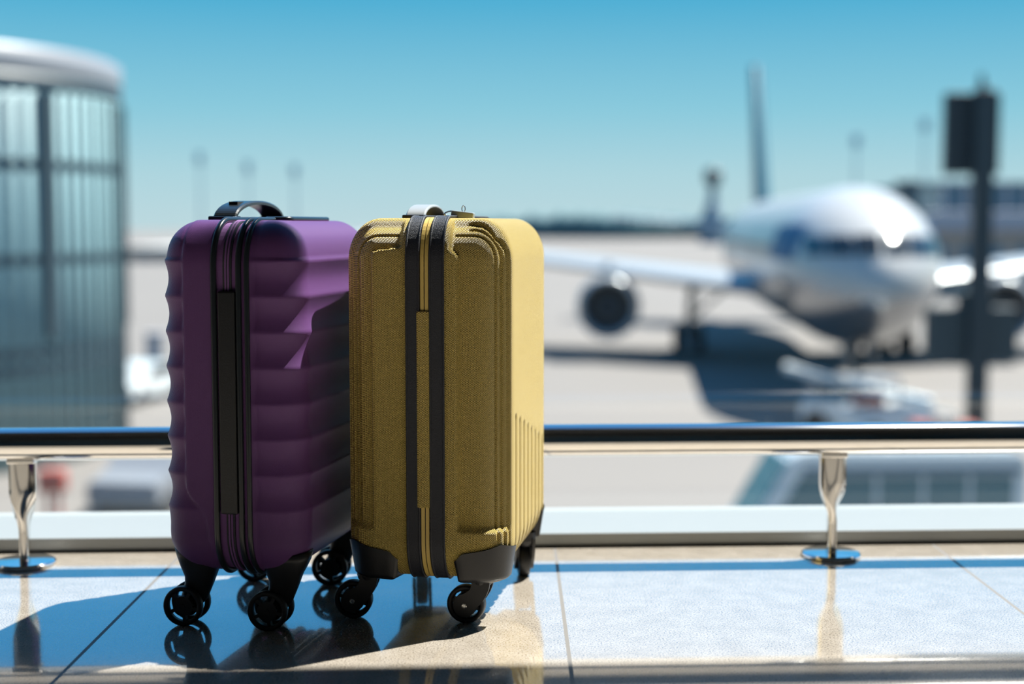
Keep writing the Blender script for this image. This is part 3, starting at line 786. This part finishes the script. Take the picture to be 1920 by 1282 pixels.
def van(label, loc, rz, Lg, Hh, body, name='minibus', win=True, nwin=5):
    t = thing(name, label, 'van' if name != 'car' else 'car', loc, rz)
    bm = nb(); prism_x(bm, [(0.0, 0.35), (0.02, 0.95), (0.30, 1.15), (1.05, Hh - 0.12), (1.3, Hh), (Lg - 0.2, Hh), (Lg, Hh - 0.2), (Lg, 0.35)], -0.95, 0.95)
    bmesh.ops.bevel(bm, geom=list(bm.edges), offset=0.06, segments=2, affect='EDGES'); b = obj('body', bm, body, t)
    bm = nb(); prism_x(bm, [(0.36, 1.20), (1.02, Hh - 0.22), (0.98, Hh - 0.20), (0.32, 1.22)], -0.82, 0.82); obj('windscreen', bm, van_g, b)
    if win:
        bm = nb(); box(bm, 1.25, Lg - 0.12, -0.965, 0.965, Hh - 0.42, Hh - 0.28); obj('roof_stripe', bm, van_b, b)
        for k in range(nwin):
            x0 = 0.95 + (Lg - 1.15) * k / nwin; x1 = x0 + (Lg - 1.15) / nwin - 0.08
            bm = nb(); prism_x(bm, [(x0 if k else x0 - 0.25, 1.25), (x0 + (0.25 if k == 0 else 0), Hh - 0.44), (x1, Hh - 0.44), (x1, 1.25)], -0.965, 0.965); obj('side_window', bm, van_g, b)
    wheels(t, (1.0, Lg - 1.1), -0.82, 0.82); return t
vp = aty(1372, 900, 25.0)
van('pale minibus with a row of tinted windows parked below the rail at right', (vp.x, 26.0, APR), R(2), 5.35, 2.55, van_w)

# tug / loader cluster in front of the nose
tb = aty(1640, 760, 47.5)
tg = thing('baggage_tractor', 'white tractor with a low bonnet in front of the airliner nose wheel', 'tractor', (aty(1655, 760, 44).x, 42.5, APR), R(14))
bm = nb(); prism_x(bm, [(-1.6, 0.35), (-1.6, 1.1), (-0.2, 1.2), (0.0, 1.25), (1.5, 1.0), (1.7, 0.8), (1.7, 0.35)], -0.75, 0.75); bmesh.ops.bevel(bm, geom=list(bm.edges), offset=0.05, segments=2, affect='EDGES'); b = obj('body', bm, van_w, tg)
bm = nb(); box(bm, -1.5, -0.2, -0.7, 0.7, 1.95, 2.05, bevel=0.03); obj('canopy', bm, van_w, b)
for x in (-1.45, -0.25):
    for y in (-0.65, 0.65): bm = nb(); box(bm, x - 0.03, x + 0.03, y - 0.03, y + 0.03, 1.1, 1.96); obj('canopy_post', bm, grey_v, b)
bm = nb(); box(bm, -1.2, -0.6, -0.5, 0.5, 1.15, 1.5, bevel=0.03); obj('seat', bm, red_m, b)
wheels(tg, (-1.1, 1.1), -0.7, 0.7, 0.38)
ld = thing('belt_loader', 'white belt loader with a sloping conveyor beside the nose of the airliner', 'loader', (aty(1590, 740, 46).x, 45.2, APR), R(-20))
bm = nb(); box(bm, -1.6, 1.6, -0.8, 0.8, 0.35, 0.95, bevel=0.06); b = obj('chassis', bm, van_w, ld)
bm = nb(); prism_x(bm, [(-2.2, 1.9), (2.4, 0.9), (2.4, 1.1), (-2.2, 2.1)], -0.45, 0.45); obj('conveyor', bm, van_w, b)
bm = nb(); box(bm, -1.5, -1.2, -0.35, 0.35, 0.9, 1.75); obj('lift_frame', bm, grey_v, b)
wheels(ld, (-1.1, 1.1), -0.75, 0.75, 0.36)
ct = thing('baggage_cart', 'low grey baggage cart with reddish bags right of the white tractor', 'cart', (aty(1760, 770, 40).x, 39.4, APR), R(5))
bm = nb(); box(bm, -1.2, 1.2, -0.7, 0.7, 0.42, 0.54, bevel=0.02); b = obj('deck', bm, grey_v, ct)
wheels(ct, (-0.85, 0.85), -0.6, 0.6, 0.22, 0.14)
for i, (x, y, hh, mm, lab) in enumerate(((-0.7, 0, 0.55, red_m, 'dull red bag at the left end of the baggage cart'), (0.0, 0.1, 0.7, beige, 'beige bag in the middle of the baggage cart'), (0.65, 0, 0.5, red_m, 'dull red bag at the right end of the baggage cart'))):
    bm = nb(); box(bm, -0.28, 0.28, -0.35, 0.35, 0, hh, bevel=0.08); o = obj('bag', bm, mm); o.location = ct.location + Vector((x, y + x * 0.087, 0.545)); tag(o, lab, 'bag', 'bags on the baggage cart')

# red box on posts, left under the rail
rb = aty(100, 960, 31.5)
rd = thing('equipment_box', 'faded red box on two thin posts on the apron at far left', 'equipment box', (rb.x, 31.5, APR))
bm = nb(); box(bm, -0.31, 0.31, -0.2, 0.2, 0.62, 1.12, bevel=0.08); b = obj('housing', bm, red_m, rd)
for x in (-0.11, 0.13): bm = nb(); box(bm, x - 0.045, x + 0.045, -0.05, 0.05, 0, 0.66); obj('leg', bm, red_m, rd)
# cars and sheds between the round building and the purple case
def car(label, px, py, Y, rz, body, Lg=4.2):
    p = aty(px, py, Y); t = thing('car', label, 'car', (p.x, Y, APR), rz, None)
    bm = nb(); prism_x(bm, [(-Lg / 2, 0.3), (-Lg / 2, 0.8), (-Lg / 2 + 0.9, 0.95), (-Lg / 2 + 1.6, 1.42), (0.9, 1.45), (1.5, 1.0), (Lg / 2, 0.9), (Lg / 2, 0.3)], -0.85, 0.85)
    bmesh.ops.bevel(bm, geom=list(bm.edges), offset=0.07, segments=2, affect='EDGES'); b = obj('body', bm, body, t)
    bm = nb(); prism_x(bm, [(-Lg / 2 + 1.15, 0.98), (-Lg / 2 + 1.65, 1.36), (0.85, 1.38), (1.25, 1.02)], -0.865, 0.865); obj('side_window', bm, dglass, b)
    wheels(t, (-Lg / 2 + 0.8, Lg / 2 - 0.8), -0.75, 0.75, 0.32); return t
car('small grey car parked on the apron left of the purple suitcase', 300, 930, 33.5, R(80), grey_v)
car('white car parked beyond the foot of the round building', 262, 740, 53, R(75), van_w)
# far hangar strip at left
def building(name, label, px0, px1, pyt, pyb, Y, depth, wallm, roofm, roofpx):
    p0, p1 = aty(px0, 500, Y), aty(px1, 500, Y); zt = aty(960, pyt, Y).z - APR; zr = aty(960, pyt + roofpx, Y).z - APR
    cxm = (p0.x + p1.x) / 2; hw = (p1.x - p0.x) / 2
    t = thing(name, label, 'building', (cxm, Y, APR))
    bm = nb(); box(bm, -hw, hw, 0, depth, 0, zr); wl = obj('wall', bm, wallm, t)
    bm = nb(); box(bm, -hw - 0.6, hw + 0.6, -0.6, depth + 0.6, zr, zt, bevel=0.1); obj('roof', bm, roofm, t)
    return t, wl, hw, zr
roofw = mat('roof_white', (0.50, 0.50, 0.48), 0.5); roofd = mat('roof_blue_grey', (0.1120, 0.1760, 0.2240), 0.6); glaz = mat('terminal_glazing', (0.06, 0.13, 0.18), 0.25); lilac = mat('pale_cladding', (0.2940, 0.3010, 0.3360), 0.6)
t = thing('hangar', 'long low hall with a broad flat white roof on the horizon behind the purple suitcase', 'building', (aty(330, 465, 250).x, 250, APR))
zr = zz(463, 250)
bm = nb(); box(bm, -9, 34, 0, 380, 0, zr - 0.3); wl = obj('wall', bm, beige, t)
bm = nb(); box(bm, -9.4, 34.4, -1.0, 381, zr - 0.3, zr, bevel=0.1); obj('roof', bm, roofw, t)
for k in range(6):
    bm = nb(); x = -6.5 + k * 3.4; box(bm, x, x + 2.4, -0.08, 0.02, 0, zr * 0.6); obj('hangar_door', bm, grey_v, wl)
p = aty(290, 640, 66)
t = thing('utility_cabinet', 'small grey cabinet on the apron between the round building and the purple suitcase', 'cabinet', (p.x, 66, APR))
bm = nb(); box(bm, -0.35, 0.35, -0.3, 0.3, 0, 1.5, bevel=0.03); b = obj('housing', bm, grey_v, t)
bm = nb(); box(bm, -0.42, 0.42, -0.37, 0.37, 1.5, 1.58, bevel=0.02); obj('lid', bm, lilac, b)
bm = nb(); box(bm, -0.28, 0.28, -0.32, -0.29, 0.15, 1.35); obj('door', bm, lilac, b)
# terminal and jet bridge at right
t, wl, hw, zr = building('terminal_building', 'long dark glazed terminal wing behind the docking sign at right', 1762, 2150, 340, 400, 150, 30, glaz, roofd, 5)
for k in range(10):
    x = -hw + k * (2 * hw) / 10; bm = nb(); box(bm, x, x + 0.5, -0.25, 0.0, 0, zr); obj('pilaster', bm, lilac, wl)
t, wl, hw, zr = building('pier_building', 'low pier with a pale upper wall in front of the dark terminal', 1735, 2150, 396, 440, 128, 15, beige, lilac, 38)
for k in range(8):
    x = -hw + 0.8 + k * (2 * hw) / 8; bm = nb(); box(bm, x, x + 1.1, -0.06, 0.02, 1.0, zr * 0.8); obj('window', bm, glaz, wl)
# tall dark gantry left of the terminal
gp = aty(1712, 400, 110)
gt = thing('loading_gantry', 'dark leaning gantry rising behind the airliner nose', 'gantry', (gp.x, 110, APR))
bm = nb(); tube(bm, [(0.6, 0, 0), (0.6, 0, 5.2), (-0.6, 0, 9.9)], [1.1, 0.9, 0.55], 8); b = obj('mast', bm, band_m, gt)
bm = nb(); box(bm, -1.4, 0.5, -0.4, 0.4, 9.2, 9.9, bevel=0.1); obj('head', bm, band_m, b)
# control tower
tp = aty(1336, 400, 480)
ctw = thing('control_tower', 'dark slender control tower on the horizon left of the airliner', 'tower', (tp.x, 480, APR))
bm = nb(); z_ = lambda py: zz(py, 480)
lathe(bm, [(4.2, 0), (3.6, z_(405)), (1.8, z_(380)), (1.2, z_(345))], 20); b = obj('shaft', bm, roofd, ctw)
bm = nb(); lathe(bm, [(1.8, z_(348)), (2.9, z_(340)), (3.1, z_(322)), (2.2, z_(316))], 20); obj('cab', bm, band_m, b)
# apron light masts
mast_m = mat('mast_hazed', (0.2400, 0.3750, 0.4200), 0.5)  # pale sky tint: distance haze is put into the mast colour
proto = None
for i, (px, pyt, Y, lab) in enumerate(((1606, 252, 190, 'faint light mast rising behind the airliner crown'), (1735, 222, 240, 'taller faint light mast just left of the docking sign'),
        (375, 285, 240, 'faint light mast above the hangar left of the purple suitcase'), (465, 302, 240, 'faint light mast behind the handle of the purple suitcase'), (553, 308, 240, 'faint light mast between the two suitcase handles'))):
    p = aty(px, pyt, Y); hgt = p.z - APR
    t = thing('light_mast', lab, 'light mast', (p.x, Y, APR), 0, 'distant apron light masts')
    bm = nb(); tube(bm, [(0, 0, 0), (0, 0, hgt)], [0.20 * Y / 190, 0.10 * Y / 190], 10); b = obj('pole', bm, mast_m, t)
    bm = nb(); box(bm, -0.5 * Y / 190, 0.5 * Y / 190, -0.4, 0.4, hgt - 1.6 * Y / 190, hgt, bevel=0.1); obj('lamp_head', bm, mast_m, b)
# tree belt on the horizon: uncountable far foliage, one object
bm = nb(); prev = None
tree_m = mat('far_trees', (0.0640, 0.1360, 0.1520), 0.9, noise=0.4, nscale=0.05)  # foliage green lightened towards teal, air haze mixed into the colour
random.seed(3)
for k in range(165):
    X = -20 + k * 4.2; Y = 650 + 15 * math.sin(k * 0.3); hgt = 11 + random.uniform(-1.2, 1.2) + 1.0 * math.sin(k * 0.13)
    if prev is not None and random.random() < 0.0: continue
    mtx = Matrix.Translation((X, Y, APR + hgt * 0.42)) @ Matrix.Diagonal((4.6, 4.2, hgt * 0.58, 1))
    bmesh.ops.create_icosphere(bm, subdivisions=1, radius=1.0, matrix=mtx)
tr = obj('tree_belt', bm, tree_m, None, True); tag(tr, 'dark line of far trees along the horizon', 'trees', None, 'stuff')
